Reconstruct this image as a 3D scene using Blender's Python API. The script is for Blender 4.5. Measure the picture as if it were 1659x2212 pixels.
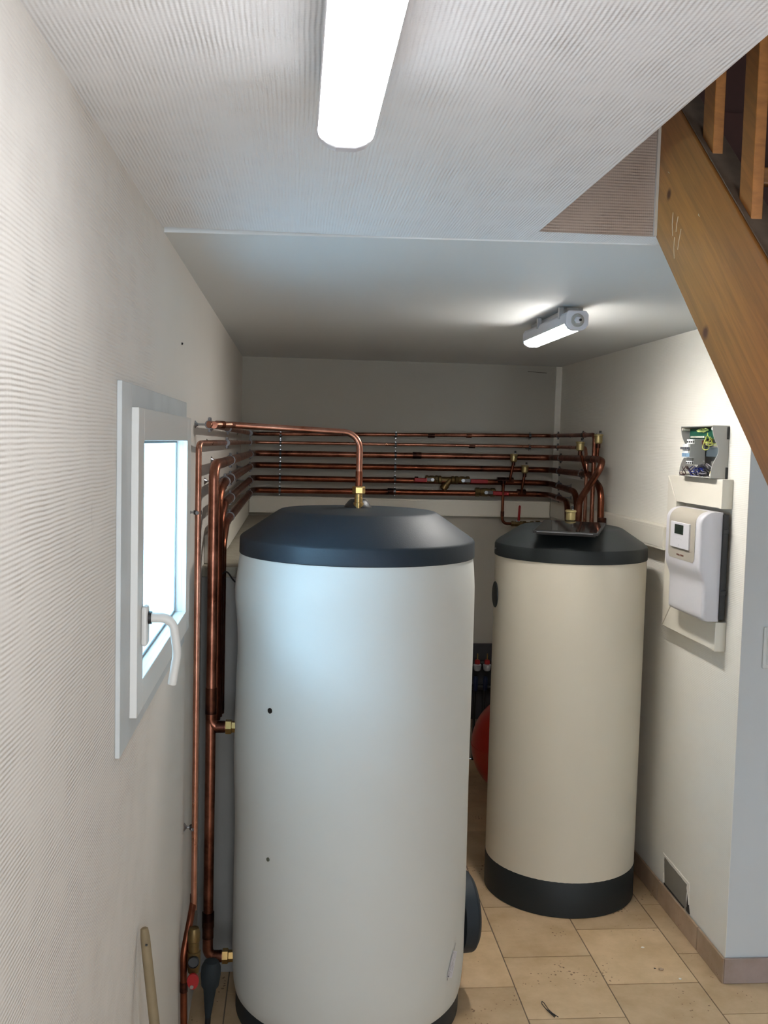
import bpy, bmesh, math, random
from mathutils import Vector, Matrix, Euler
random.seed(7)
for o in list(bpy.data.objects): bpy.data.objects.remove(o)
SC = bpy.context.scene
COL = SC.collection
PI = math.pi
# ------------------------------------------------------------------ camera
cam = bpy.data.cameras.new('camera'); camo = bpy.data.objects.new('camera', cam); COL.objects.link(camo)
cam.sensor_fit = 'VERTICAL'; cam.sensor_height = 36.0
cam.lens = 2150.0/2212.0*36.0
cam.clip_start = 0.02
R = ((0.9958, -0.0188, -0.0899), (-0.0883, 0.0714, -0.9935), (0.0251, 0.9973, 0.0695))
rm = Matrix(R).to_quaternion().to_matrix().to_4x4()
camo.matrix_world = Matrix.Translation((0, 0, 1.88)) @ rm
SC.camera = camo
# ------------------------------------------------------------------ world, light, exposure
w = bpy.data.worlds.new('world'); SC.world = w; w.use_nodes = True
bg = w.node_tree.nodes['Background']; bg.inputs[0].default_value = (0.62, 0.82, 1.0, 1); bg.inputs[1].default_value = 2.6
sun = bpy.data.lights.new('sun', 'SUN'); suno = bpy.data.objects.new('sun', sun); COL.objects.link(suno)
sun.energy = 12.0; sun.angle = math.radians(3); sun.color = (1.0, 0.95, 0.86)
suno.rotation_euler = Vector((0.02, 0.72, -0.55)).to_track_quat('-Z', 'Y').to_euler()
def area(name, loc, direction, sx, sy, power, color):
    l = bpy.data.lights.new(name, 'AREA'); l.shape = 'RECTANGLE'; l.size = sx; l.size_y = sy; l.energy = power; l.color = color
    o = bpy.data.objects.new(name, l); COL.objects.link(o); o.location = loc
    o.rotation_euler = Vector(direction).to_track_quat('-Z', 'Y').to_euler(); return o
# added area lamps: fill daylight from unseen openings behind, and outside the small window
area('rear_daylight_fill', (2.0, -2.35, 1.25), (0, 1, 0), .95, 2.0, 52, (0.74, 0.86, 1.0))
area('rear_daylight_fill', (.22, -2.35, 1.20), (0, 1, 0), .9, 2.0, 40, (0.95, 0.97, 1.0))
SC.view_settings.view_transform = 'Standard'; SC.view_settings.look = 'None'
SC.view_settings.gamma = 1; SC.view_settings.use_curve_mapping = False
SC.view_settings.exposure = 0.0
LAMP1 = 20.5; LAMP2 = 71.0
area('window_bounce_fill', (-2.3, 1.95, .95), (1.7, .35, .68), 1.3, .9, 1500, (0.38, 0.70, 1.0))  # added area lamp outside the window, ground-bounced daylight for the ceiling
area('window_sky_fill', (-2.1, .95, 2.7), (1.65, 1.6, -1.05), 1.2, .9, 480, (0.36, 0.68, 1.0))  # added area lamp above it, skylight through the window onto the tank

# ------------------------------------------------------------------ helpers
def s2l(c):
    return tuple(((x/255)/12.92 if x/255 <= .04045 else ((x/255+.055)/1.055)**2.4) for x in c)
def nm(name):
    m = bpy.data.materials.new(name); m.use_nodes = True; nt = m.node_tree
    return m, nt, nt.nodes['Principled BSDF']
def N(nt, t, **k):
    n = nt.nodes.new(t)
    for a, b in k.items():
        if hasattr(n, a): setattr(n, a, b)
        else: n.inputs[a.replace('_', ' ')].default_value = b
    return n
def mat(name, rgb, rough=.6, metal=0, var=.06, vs=6, bump=0, bs=60, spec=.5, coat=0):
    m, nt, b = nm(name); L = nt.links
    c = s2l(rgb)
    b.inputs['Roughness'].default_value = rough; b.inputs['Metallic'].default_value = metal
    b.inputs['Specular IOR Level'].default_value = spec
    b.inputs['Coat Weight'].default_value = coat
    g = N(nt, 'ShaderNodeNewGeometry')
    n = N(nt, 'ShaderNodeTexNoise', Scale=vs, Detail=5); L.new(g.outputs['Position'], n.inputs['Vector'])
    mx = N(nt, 'ShaderNodeMix', data_type='RGBA'); L.new(n.outputs[0], mx.inputs[0])
    mx.inputs[6].default_value = tuple(max(0, x*(1-var)) for x in c)+(1,)
    mx.inputs[7].default_value = tuple(min(1, x*(1+var)) for x in c)+(1,)
    L.new(mx.outputs[2], b.inputs['Base Color'])
    if bump:
        n2 = N(nt, 'ShaderNodeTexNoise', Scale=bs, Detail=3); L.new(g.outputs['Position'], n2.inputs['Vector'])
        bp = N(nt, 'ShaderNodeBump', Strength=1.0, Distance=bump); L.new(n2.outputs[0], bp.inputs['Height'])
        L.new(bp.outputs[0], b.inputs['Normal'])
    return m
def emis(name, rgb, st):
    m, nt, b = nm(name)
    b.inputs['Base Color'].default_value = (*rgb, 1); b.inputs['Emission Color'].default_value = (*rgb, 1)
    b.inputs['Emission Strength'].default_value = st; return m

def rib_mat(name, rgb, axis, limit_axis, lim, side, amp=.0007, stain=None, rough=.75):
    """painted ribbed wallpaper; ribs run along the other axis; they fade beyond lim on limit_axis"""
    m, nt, b = nm(name); L = nt.links; c = s2l(rgb)
    b.inputs['Roughness'].default_value = rough; b.inputs['Specular IOR Level'].default_value = .3
    g = N(nt, 'ShaderNodeNewGeometry'); sp = N(nt, 'ShaderNodeSeparateXYZ'); L.new(g.outputs['Position'], sp.inputs[0])
    def M(op, a, bb=None, cc=None, clamp=False):
        n = N(nt, 'ShaderNodeMath', operation=op); n.use_clamp = clamp
        for i, v in enumerate((a, bb, cc)):
            if v is None: continue
            if isinstance(v, (int, float)): n.inputs[i].default_value = v
            else: L.new(v, n.inputs[i])
        return n.outputs[0]
    ns = N(nt, 'ShaderNodeTexNoise', Scale=3.0, Detail=2); L.new(g.outputs['Position'], ns.inputs['Vector'])
    ns2 = N(nt, 'ShaderNodeTexNoise', Scale=28.0, Detail=2); L.new(g.outputs['Position'], ns2.inputs['Vector'])
    co = M('ADD', sp.outputs[axis], M('MULTIPLY', ns.outputs[0], .012)); co = M('ADD', co, M('MULTIPLY', ns2.outputs[0], .0014))
    wv = M('SINE', M('MULTIPLY', co, 2*PI/.0064))
    oth = [a for a in (0, 1, 2) if a != axis and a == limit_axis]
    wd = M('SINE', M('MULTIPLY', sp.outputs[limit_axis], 2*PI/.0045))
    wd = M('MULTIPLY', wd, .25)
    ns3 = N(nt, 'ShaderNodeTexNoise', Scale=14.0, Detail=3); L.new(g.outputs['Position'], ns3.inputs['Vector'])
    am = M('MULTIPLY', M('SUBTRACT', ns3.outputs[0], .25), 1.6)
    fade = M('MULTIPLY', M('SUBTRACT', lim, sp.outputs[limit_axis]), side*4.0, clamp=True) if lim is not None else 1.0
    h = M('MULTIPLY', M('MULTIPLY', M('ADD', wv, wd), am), fade)
    ns4 = N(nt, 'ShaderNodeTexNoise', Scale=220.0, Detail=2); L.new(g.outputs['Position'], ns4.inputs['Vector'])
    h = M('ADD', h, M('MULTIPLY', ns4.outputs[0], .25))
    bp = N(nt, 'ShaderNodeBump', Strength=1.0, Distance=amp); L.new(h, bp.inputs['Height']); L.new(bp.outputs[0], b.inputs['Normal'])
    n5 = N(nt, 'ShaderNodeTexNoise', Scale=1.6, Detail=5, Roughness=.6); L.new(g.outputs['Position'], n5.inputs['Vector'])
    mx = N(nt, 'ShaderNodeMix', data_type='RGBA'); L.new(n5.outputs[0], mx.inputs[0])
    mx.inputs[6].default_value = tuple(x*.95 for x in c)+(1,); mx.inputs[7].default_value = tuple(min(1, x*1.04) for x in c)+(1,)
    last = mx.outputs[2]
    if stain:   # faint scuffs and smears
        mp = N(nt, 'ShaderNodeMapping'); mp.inputs['Scale'].default_value = (3, 5, 2); mp.inputs['Rotation'].default_value = (.9, 0, 0)
        L.new(g.outputs['Position'], mp.inputs[0])
        n6 = N(nt, 'ShaderNodeTexNoise', Scale=2.2, Detail=8, Roughness=.75); L.new(mp.outputs[0], n6.inputs['Vector'])
        rp = N(nt, 'ShaderNodeValToRGB'); rp.color_ramp.elements[0].position = .66; rp.color_ramp.elements[1].position = .80
        L.new(n6.outputs[0], rp.inputs[0])
        mx2 = N(nt, 'ShaderNodeMix', data_type='RGBA'); L.new(M('MULTIPLY', rp.outputs[0], .45), mx2.inputs[0])
        L.new(last, mx2.inputs[6]); mx2.inputs[7].default_value = (*s2l(stain), 1); last = mx2.outputs[2]
    L.new(last, b.inputs['Base Color'])
    return m

def copper_mat(name, c1, c2, dark=(45, 26, 22), rough=.28, amount=.5):
    m, nt, b = nm(name); L = nt.links
    g = N(nt, 'ShaderNodeNewGeometry')
    n = N(nt, 'ShaderNodeTexNoise', Scale=9, Detail=6, Roughness=.65); L.new(g.outputs['Position'], n.inputs['Vector'])
    rp = N(nt, 'ShaderNodeValToRGB'); L.new(n.outputs[0], rp.inputs[0]); e = rp.color_ramp.elements
    e[0].position = .25; e[0].color = (*s2l(dark), 1); e[1].position = .75; e[1].color = (*s2l(c2), 1)
    k = rp.color_ramp.elements.new(.25+.25*amount); k.color = (*s2l(c1), 1)
    L.new(rp.outputs[0], b.inputs['Base Color'])
    b.inputs['Metallic'].default_value = 1.0
    n2 = N(nt, 'ShaderNodeTexNoise', Scale=30, Detail=4); L.new(g.outputs['Position'], n2.inputs['Vector'])
    mr = N(nt, 'ShaderNodeMapRange'); L.new(n2.outputs[0], mr.inputs[0]); mr.inputs[3].default_value = rough-.08; mr.inputs[4].default_value = rough+.18
    L.new(mr.outputs[0], b.inputs['Roughness'])
    return m

class MB:
    def __init__(s): s.bm = bmesh.new(); s.sm = False
    def box(s, x0, x1, y0, y1, z0, z1, M=None):
        vs = [s.bm.verts.new((x, y, z)) for x in (x0, x1) for y in (y0, y1) for z in (z0, z1)]
        for f in ((0, 1, 3, 2), (4, 6, 7, 5), (0, 4, 5, 1), (2, 3, 7, 6), (0, 2, 6, 4), (1, 5, 7, 3)):
            s.bm.faces.new([vs[i] for i in f])
        if M is not None:
            for v in vs: v.co = M @ v.co
        return s
    def poly(s, pts, depth, M=None):
        """pts: 3D polygon, extruded by vector depth"""
        a = [s.bm.verts.new(p) for p in pts]; d = Vector(depth); bb = [s.bm.verts.new(Vector(p)+d) for p in pts]
        s.bm.faces.new(a); s.bm.faces.new(bb[::-1]); n = len(a)
        for i in range(n): s.bm.faces.new((a[i], bb[i], bb[(i+1) % n], a[(i+1) % n]))
        return s
    def tube(s, pts, r, n=14, cap=True):
        pts = [Vector(p) for p in pts]; rr = r if isinstance(r, (list, tuple)) else [r]*len(pts)
        rings = []; up = None
        for i, p in enumerate(pts):
            t = (pts[min(i+1, len(pts)-1)]-pts[max(i-1, 0)]).normalized()
            if up is None:
                up = Vector((0, 0, 1)) if abs(t.z) < .9 else Vector((1, 0, 0))
            u = (up-t*up.dot(t)); u.normalize(); up = u; v = t.cross(u)
            rings.append([s.bm.verts.new(p+(u*math.cos(2*PI*k/n)+v*math.sin(2*PI*k/n))*rr[i]) for k in range(n)])
        for a, b in zip(rings, rings[1:]):
            for k in range(n): s.bm.faces.new((a[k], a[(k+1) % n], b[(k+1) % n], b[k]))
        if cap: s.bm.faces.new(rings[0][::-1]); s.bm.faces.new(rings[-1])
        s.sm = True; return s
    def cyl(s, a, b, r, n=16, r2=None):
        return s.tube([a, b], [r, r if r2 is None else r2], n)
    def lathe(s, prof, c, axis=(0, 0, 1), n=32):
        """prof: (radius, height along axis)"""
        ax = Vector(axis).normalized(); q = ax.to_track_quat('Z', 'Y'); c = Vector(c); rings = []
        for r, h in prof:
            if r < 1e-6: rings.append([s.bm.verts.new(c+ax*h)])
            else: rings.append([s.bm.verts.new(c+q @ Vector((r*math.cos(2*PI*k/n), r*math.sin(2*PI*k/n), h))) for k in range(n)])
        for a, b in zip(rings, rings[1:]):
            if len(a) == 1 and len(b) == 1: continue
            for k in range(n):
                k2 = (k+1) % n
                if len(a) == 1: s.bm.faces.new((a[0], b[k2], b[k]))
                elif len(b) == 1: s.bm.faces.new((a[k], a[k2], b[0]))
                else: s.bm.faces.new((a[k], a[k2], b[k2], b[k]))
        if len(rings[0]) > 1: s.bm.faces.new(rings[0][::-1])
        if len(rings[-1]) > 1: s.bm.faces.new(rings[-1])
        s.sm = True; return s
    def build(s, name, m, parent=None, bevel=0, smooth=None, sharp=40):
        bmesh.ops.recalc_face_normals(s.bm, faces=s.bm.faces)
        me = bpy.data.meshes.new(name); s.bm.to_mesh(me); s.bm.free()
        if smooth is None: smooth = s.sm
        if smooth:
            me.shade_smooth()
            me.set_sharp_from_angle(angle=math.radians(sharp))
        me.materials.append(m)
        o = bpy.data.objects.new(name, me); COL.objects.link(o)
        if parent: o.parent = parent
        if bevel:
            bv = o.modifiers.new('bevel', 'BEVEL'); bv.width = bevel; bv.segments = 2; bv.limit_method = 'ANGLE'
        return o
def tag(o, label, cat, group=None):
    o['label'] = label; o['category'] = cat
    if group: o['group'] = group
    return o
def thing(name, label, cat, group=None):
    o = bpy.data.objects.new(name, None); COL.objects.link(o); o.empty_display_size = .05
    return tag(o, label, cat, group)
def struct(o): o['kind'] = 'structure'; return o
def rounded(pts, r, seg=7):
    """polyline with filleted corners"""
    pts = [Vector(p) for p in pts]; rr = r if isinstance(r, (list, tuple)) else [r]*len(pts)
    out = [pts[0]]
    for i in range(1, len(pts)-1):
        a, b, c = pts[i-1], pts[i], pts[i+1]; u = (a-b).normalized(); v = (c-b).normalized()
        ang = u.angle(v); d = min(rr[i]/math.tan(ang/2) if ang > .01 else 0, (a-b).length*.49, (c-b).length*.49)
        p0 = b+u*d; p2 = b+v*d
        rad = d*math.tan(ang/2); bis = (u+v)
        if bis.length < 1e-4: out.append(b); continue
        bis.normalize(); cc = b+bis*(d/math.cos(ang/2))
        a0 = p0-cc; a1 = p2-cc; th = a0.angle(a1)
        for k in range(seg+1):
            f = k/seg
            out.append(cc+(a0*math.sin((1-f)*th)+a1*math.sin(f*th))/math.sin(th) if th > 1e-3 else p0)
    out.append(pts[-1]); return out

# ------------------------------------------------------------------ materials
XL, XR, YB, ZC = -.311, 1.552, 5.79, 2.355
YC = 3.285            # outer corner where the right wall ends
m_wall = rib_mat('ribbed_wallpaper_warm', (217, 211, 202), 2, 1, 2.35, 1.0, .0009, stain=(140, 130, 125))
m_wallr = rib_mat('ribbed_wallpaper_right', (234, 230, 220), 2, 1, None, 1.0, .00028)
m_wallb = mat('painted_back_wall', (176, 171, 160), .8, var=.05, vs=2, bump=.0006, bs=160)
m_ceil = rib_mat('ribbed_wallpaper_ceiling', (228, 229, 230), 0, 1, 2.45, 1.0, .0009)
m_ceil2 = mat('smooth_plaster_ceiling', (216, 218, 217), .65, var=.03, vs=2, bump=.0003, bs=90)
m_shaft = rib_mat('stairwell_wallpaper', (180, 164, 152), 2, 0, None, 1, .0012)
m_plain = mat('daylit_plaster', (206, 207, 206), .8, var=.03, bump=.0003)
m_white = mat('white_lacquer', (212, 211, 206), .35, var=.03, vs=5)
m_trimw = mat('grey_painted_trim', (190, 193, 192), .5, var=.14, vs=9)
m_reveal = mat('white_reveal', (168, 180, 182), .6, var=.02)
m_grout = mat('grout', (118, 104, 90), .9, var=.15, vs=40)
m_dark = mat('dark_grey_plastic', (34, 42, 49), .56, var=.08, vs=4, bump=.0003, bs=260, spec=.35)
m_dark2 = mat('dark_grey_lid', (33, 37, 38), .5, var=.06, vs=5, bump=.0003, bs=260, spec=.3)
m_black = mat('black_rubber', (24, 24, 26), .45)
m_jacket = mat('white_jacket', (212, 212, 206), .7, var=.025, vs=3, bump=.0022, bs=5, spec=.3)
m_jacket2 = mat('cream_jacket', (212, 204, 186), .5, var=.03, vs=2, bump=.001, bs=6)
m_steel = mat('zinc_steel', (176, 178, 182), .3, 1, var=.12, vs=40)
m_steeld = mat('dull_steel', (96, 94, 94), .42, 1, var=.2, vs=60)
m_brass = mat('brass', (184, 154, 100), .3, 1, var=.2, vs=60)
m_brassd = mat('dull_brass', (116, 98, 66), .45, 1, var=.3, vs=50)
m_vent = mat('vent_brass', (176, 160, 112), .42, .75, var=.1, vs=60)
m_cu = copper_mat('copper', (106, 64, 49), (182, 124, 102), (52, 32, 27))
m_cul = copper_mat('bright_copper', (150, 98, 78), (204, 152, 130), (88, 54, 42), .27, .35)
m_cud = copper_mat('dark_copper', (94, 52, 38), (150, 90, 66), (34, 20, 18), .3)
m_burn = copper_mat('burnt_solder_joint', (58, 36, 32), (132, 84, 64), (22, 14, 14), .36, .8)
m_red = mat('red_plastic', (156, 18, 22), .5)
m_redp = mat('red_enamel', (170, 30, 16), .35, var=.08)
m_conc = mat('dusty_concrete', (150, 143, 128), .95, var=.22, vs=28, bump=.004, bs=45)
m_greyw = mat('grey_painted_masonry', (140, 138, 134), .9, var=.08, vs=8, bump=.001)
m_pvc = mat('cream_trunking', (222, 216, 202), .45, var=.03)
m_boxg = mat('grey_enclosure', (164, 162, 156), .5, var=.03)
m_unit = mat('white_unit', (206, 204, 208), .35, var=.01)
m_unitg = mat('unit_grey_inset', (172, 165, 152), .4, var=.02)
m_lcd = mat('lcd_screen', (36, 44, 38), .2)
m_lamp = mat('lamp_housing', (206, 206, 212), .4, var=.02)
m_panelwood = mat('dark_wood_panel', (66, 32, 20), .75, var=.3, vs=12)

def wood_mat(name, base, board_w, sm):
    m, nt, b = nm(name); L = nt.links
    g = N(nt, 'ShaderNodeNewGeometry')
    mp = N(nt, 'ShaderNodeMapping', vector_type='POINT'); mp.inputs['Rotation'].default_value = (-math.atan(.9), 0, 0)
    L.new(g.outputs['Position'], mp.inputs[0])
    m2 = N(nt, 'ShaderNodeMapping'); m2.inputs['Scale'].default_value = (6, 1.2, 26); L.new(mp.outputs[0], m2.inputs[0])
    n = N(nt, 'ShaderNodeTexNoise', Scale=3.2, Detail=6, Roughness=.6, Distortion=.6); L.new(m2.outputs[0], n.inputs['Vector'])
    sp = N(nt, 'ShaderNodeSeparateXYZ'); L.new(mp.outputs[0], sp.inputs[0])
    def M(op, a, bb=None, clamp=False):
        q = N(nt, 'ShaderNodeMath', operation=op); q.use_clamp = clamp
        for i, v in enumerate((a, bb)):
            if v is None: continue
            if isinstance(v, (int, float)): q.inputs[i].default_value = v
            else: L.new(v, q.inputs[i])
        return q.outputs[0]
    fl = M('FLOOR', M('DIVIDE', sp.outputs[2], board_w))
    wn = N(nt, 'ShaderNodeTexWhiteNoise', noise_dimensions='1D'); L.new(fl, wn.inputs['W'])
    rp = N(nt, 'ShaderNodeValToRGB'); L.new(n.outputs[0], rp.inputs[0]); e = rp.color_ramp.elements
    e[0].position = .3; e[0].color = (*[x*.62 for x in s2l(base)], 1); e[1].position = .72; e[1].color = (*s2l(base), 1)
    hs = N(nt, 'ShaderNodeHueSaturation'); L.new(rp.outputs[0], hs.inputs['Color']); L.new(M('ADD', M('MULTIPLY', wn.outputs[0], .35), .82), hs.inputs['Value'])
    last = hs.outputs[0]
    # knots
    for ky, kz, kr in sm:
        vd = N(nt, 'ShaderNodeVectorMath', operation='DISTANCE'); ms = N(nt, 'ShaderNodeVectorMath', operation='MULTIPLY')
        L.new(g.outputs['Position'], ms.inputs[0]); ms.inputs[1].default_value = (0, 1, 1)
        L.new(ms.outputs[0], vd.inputs[0]); vd.inputs[1].default_value = (0, ky, kz)
        mk = M('SUBTRACT', 1.0, M('DIVIDE', vd.outputs['Value'], kr), True)
        mk = M('MULTIPLY', mk, 1.6, True)
        mx = N(nt, 'ShaderNodeMix', data_type='RGBA'); L.new(mk, mx.inputs[0]); L.new(last, mx.inputs[6]); mx.inputs[7].default_value = (*s2l((84, 40, 18)), 1); last = mx.outputs[2]
    # plaster smears
    n3 = N(nt, 'ShaderNodeTexNoise', Scale=10, Detail=8, Roughness=.7); L.new(g.outputs['Position'], n3.inputs['Vector'])
    sr = N(nt, 'ShaderNodeValToRGB'); L.new(n3.outputs[0], sr.inputs[0]); sr.color_ramp.elements[0].position = .66; sr.color_ramp.elements[1].position = .76
    mx = N(nt, 'ShaderNodeMix', data_type='RGBA'); L.new(M('MULTIPLY', sr.outputs[0], .35), mx.inputs[0]); L.new(last, mx.inputs[6]); mx.inputs[7].default_value = (*s2l((200, 180, 160)), 1)
    L.new(mx.outputs[2], b.inputs['Base Color'])
    b.inputs['Roughness'].default_value = .45
    return m
m_pine = wood_mat('varnished_pine', (176, 114, 54), .062, [(1.90, 2.11, .018), (2.13, 2.43, .016), (1.76, 1.93, .013)])
m_pined = wood_mat('varnished_pine_posts', (168, 108, 52), .2, [])
m_dust = mat('dusty_board_top', (112, 92, 74), .9, var=.3, vs=30)

def tile_mat(name, base):
    m, nt, b = nm(name); L = nt.links
    g = N(nt, 'ShaderNodeNewGeometry'); oi = N(nt, 'ShaderNodeObjectInfo')
    n = N(nt, 'ShaderNodeTexNoise', Scale=7, Detail=8, Roughness=.62); L.new(g.outputs['Position'], n.inputs['Vector'])
    rp = N(nt, 'ShaderNodeValToRGB'); L.new(n.outputs[0], rp.inputs[0]); e = rp.color_ramp.elements; c = s2l(base)
    e[0].position = .3; e[0].color = (c[0]*.80, c[1]*.76, c[2]*.68, 1); e[1].position = .7; e[1].color = (c[0]*1.1, c[1]*1.1, c[2]*1.12, 1)
    hs = N(nt, 'ShaderNodeHueSaturation'); L.new(rp.outputs[0], hs.inputs['Color'])
    mr = N(nt, 'ShaderNodeMapRange'); L.new(oi.outputs['Random'], mr.inputs[0]); mr.inputs[3].default_value = .88; mr.inputs[4].default_value = 1.12; L.new(mr.outputs[0], hs.inputs['Value'])
    v = N(nt, 'ShaderNodeTexVoronoi', Scale=70); v.inputs['Randomness'].default_value = 1; 
    nd = N(nt, 'ShaderNodeTexNoise', Scale=60, Detail=2); L.new(g.outputs['Position'], nd.inputs['Vector'])
    ad = N(nt, 'ShaderNodeMix', data_type='RGBA'); ad.inputs[0].default_value = .012; L.new(g.outputs['Position'], ad.inputs[6]); L.new(nd.outputs[1], ad.inputs[7])
    L.new(ad.outputs[2], v.inputs['Vector'])
    n2 = N(nt, 'ShaderNodeTexNoise', Scale=5.5, Detail=3); L.new(g.outputs['Position'], n2.inputs['Vector'])
    mr2 = N(nt, 'ShaderNodeMapRange'); L.new(n2.outputs[0], mr2.inputs[0]); mr2.inputs[1].default_value = .48; mr2.inputs[2].default_value = .75; mr2.inputs[3].default_value = 0.0; mr2.inputs[4].default_value = .42
    lt = N(nt, 'ShaderNodeMath', operation='LESS_THAN'); L.new(v.outputs['Distance'], lt.inputs[0]); L.new(mr2.outputs[0], lt.inputs[1])
    wn = N(nt, 'ShaderNodeSeparateColor'); L.new(v.outputs['Color'], wn.inputs[0])
    gt = N(nt, 'ShaderNodeMath', operation='GREATER_THAN'); L.new(wn.outputs[0], gt.inputs[0]); gt.inputs[1].default_value = .45
    ml = N(nt, 'ShaderNodeMath', operation='MULTIPLY'); L.new(lt.outputs[0], ml.inputs[0]); L.new(gt.outputs[0], ml.inputs[1])
    ml2 = N(nt, 'ShaderNodeMath', operation='MULTIPLY'); L.new(ml.outputs[0], ml2.inputs[0]); ml2.inputs[1].default_value = .75
    mx = N(nt, 'ShaderNodeMix', data_type='RGBA'); L.new(ml2.outputs[0], mx.inputs[0]); L.new(hs.outputs[0], mx.inputs[6]); mx.inputs[7].default_value = (*s2l((92, 62, 36)), 1)
    L.new(mx.outputs[2], b.inputs['Base Color'])
    b.inputs['Roughness'].default_value = .5
    bp = N(nt, 'ShaderNodeBump', Strength=.6, Distance=.0008); L.new(n.outputs[0], bp.inputs['Height']); L.new(bp.outputs[0], b.inputs['Normal'])
    return m
m_tile = tile_mat('travertine_tile', (204, 176, 140))
m_btile = tile_mat('skirting_tile', (178, 152, 128))

# ------------------------------------------------------------------ structure
XE = 3.2; YR = -2.4     # the room goes on behind the photographer and to the right of the stairs
# window opening in the left wall
WY0, WY1, WZ0, WZ1 = 1.90, 2.775, 1.365, 1.925
WT = .34
b = MB()
b.box(XL-WT, XL, YR, WY0, 0, ZC+.25).box(XL-WT, XL, WY1, YB+.1, 0, ZC+.25).box(XL-WT, XL, WY0, WY1, 0, WZ0).box(XL-WT, XL, WY0, WY1, WZ1, ZC+.25)
wall_left = struct(b.build('wall_left', m_wall))
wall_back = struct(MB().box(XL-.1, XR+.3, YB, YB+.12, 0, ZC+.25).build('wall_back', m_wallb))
MB().poly([(1.35, YB-.0012, 2.3165), (1.464, YB-.0012, 2.3105), (1.464, YB-.0012, 2.3135), (1.35, YB-.0012, 2.3195)], (0, .002, 0)).build('pencil_mark', mat('pencil', (80, 76, 68), .8), wall_back)
wall_right = struct(MB().box(XR, XR+.1, YC+.1, YB, 0, ZC+.01).build('wall_right', m_wallr))
b = MB().box(XR, XE+.1, YC, YC+.1, 0, ZC+.01)
wall_front = struct(b.build('wall_right_return', m_plain)); wall_front.name = 'wall_return'
b = MB().box(XR-.0015, XR+.0, YC, YC+.12, .0, ZC)
b.build('corner_bead', m_wallr, wall_right)
wall_e = struct(MB().box(XE, XE+.1, YR, YC, 0, ZC+.01).build('wall_east', m_plain))
b = MB()   # unseen rear wall, its openings made for the added daylight lamps
b.box(XL-.34, -.25, YR-.1, YR, 0, ZC+.01).box(.7, 1.5, YR-.1, YR, 0, ZC+.01).box(2.5, XE+.1, YR-.1, YR, 0, ZC+.01).box(-.25, .7, YR-.1, YR, 2.25, ZC+.01).box(1.5, 2.5, YR-.1, YR, 2.25, ZC+.01)
struct(b.build('wall_rear', m_plain))
# ceiling, front part ribbed, with the stair opening
OX0, OX1, OY0, OY1 = .528, 1.75, -1.0, 2.206
b = MB()
b.box(XL, OX0, YR, 2.33, ZC, ZC+.25).box(OX0, OX1, YR, OY0, ZC, ZC+.25).box(OX1, XE, YR, 2.33, ZC, ZC+.25).box(OX0, OX1, OY1, 2.33, ZC, ZC+.25)
ceiling = struct(b.build('ceiling', m_ceil))
struct(MB().poly([(XL, 2.375, ZC-.003), (1.2, 2.25, ZC-.003), (XE, 2.25, ZC-.003), (XE, YB, ZC-.003), (XL, YB, ZC-.003)], (0, 0, .2)).build('ceiling_rear', m_ceil2))
# stairwell: pale far face beside the string, dark wood beyond
b = MB().box(OX0+.001, .792, OY1-.006, OY1-.001, ZC+.0, 3.1)
shaft = struct(b.build('trim_1', m_shaft))
b = MB().box(.786, .7925, OY1-.014, OY1-.006, ZC, 2.72)
b.build('caulk_bead', mat('white_caulk', (206, 200, 190), .6, var=.2, vs=30), shaft)
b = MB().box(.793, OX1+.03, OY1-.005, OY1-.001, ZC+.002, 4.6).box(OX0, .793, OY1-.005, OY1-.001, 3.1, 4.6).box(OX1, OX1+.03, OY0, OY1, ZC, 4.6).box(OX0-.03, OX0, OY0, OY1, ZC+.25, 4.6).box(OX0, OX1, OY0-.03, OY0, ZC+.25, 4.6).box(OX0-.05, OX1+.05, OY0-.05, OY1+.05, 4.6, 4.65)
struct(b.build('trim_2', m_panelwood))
# right back corner strip and facing wall switch plate
struct(MB().box(1.518, XR, YB-.014, YB, 0, ZC-.006).build('trim_3', m_wallr))

# floor and its tiles
floor = struct(MB().box(XL, XE, YR, YB, -.06, -.0035).build('floor', m_grout))
x_edges = [.797+.3315*k for k in range(-4, 9)]
TL, G = .396, .0045
cnt = 0; cache = {}
for ci in range(len(x_edges)-1):
    x0, x1 = x_edges[ci]+G/2, x_edges[ci+1]-G/2
    ph = 3.09 if (ci-4) % 2 == 0 else 3.288
    k0 = math.floor((-0.2-ph)/TL)
    for k in range(k0, 8):
        y0, y1 = ph+TL*k+G/2, ph+TL*(k+1)-G/2
        a0, a1 = max(x0, XL), min(x1, XE); c0, c1 = y0, min(y1, YB)
        if c0 > YC-.05: a1 = min(a1, XR-.001)
        if a1-a0 < .01 or c1-c0 < .01: continue
        if c0 < YC < c1 and a1 > XR and a0 < XR: pass
        key = (round(a1-a0, 4), round(c1-c0, 4))
        if key not in cache:
            hx, hy = (a1-a0)/2, (c1-c0)/2
            t = MB().box(-hx, hx, -hy, hy, -.008, 0).build('tile', m_tile, floor); cache[key] = t
        else:
            t = cache[key].copy(); COL.objects.link(t)
        t.location = ((a0+a1)/2, (c0+c1)/2, random.uniform(-.0006, .0004))
        t.rotation_euler = (random.uniform(-.0012, .0012), random.uniform(-.0012, .0012), random.uniform(-.002, .002))
        cnt += 1
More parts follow.
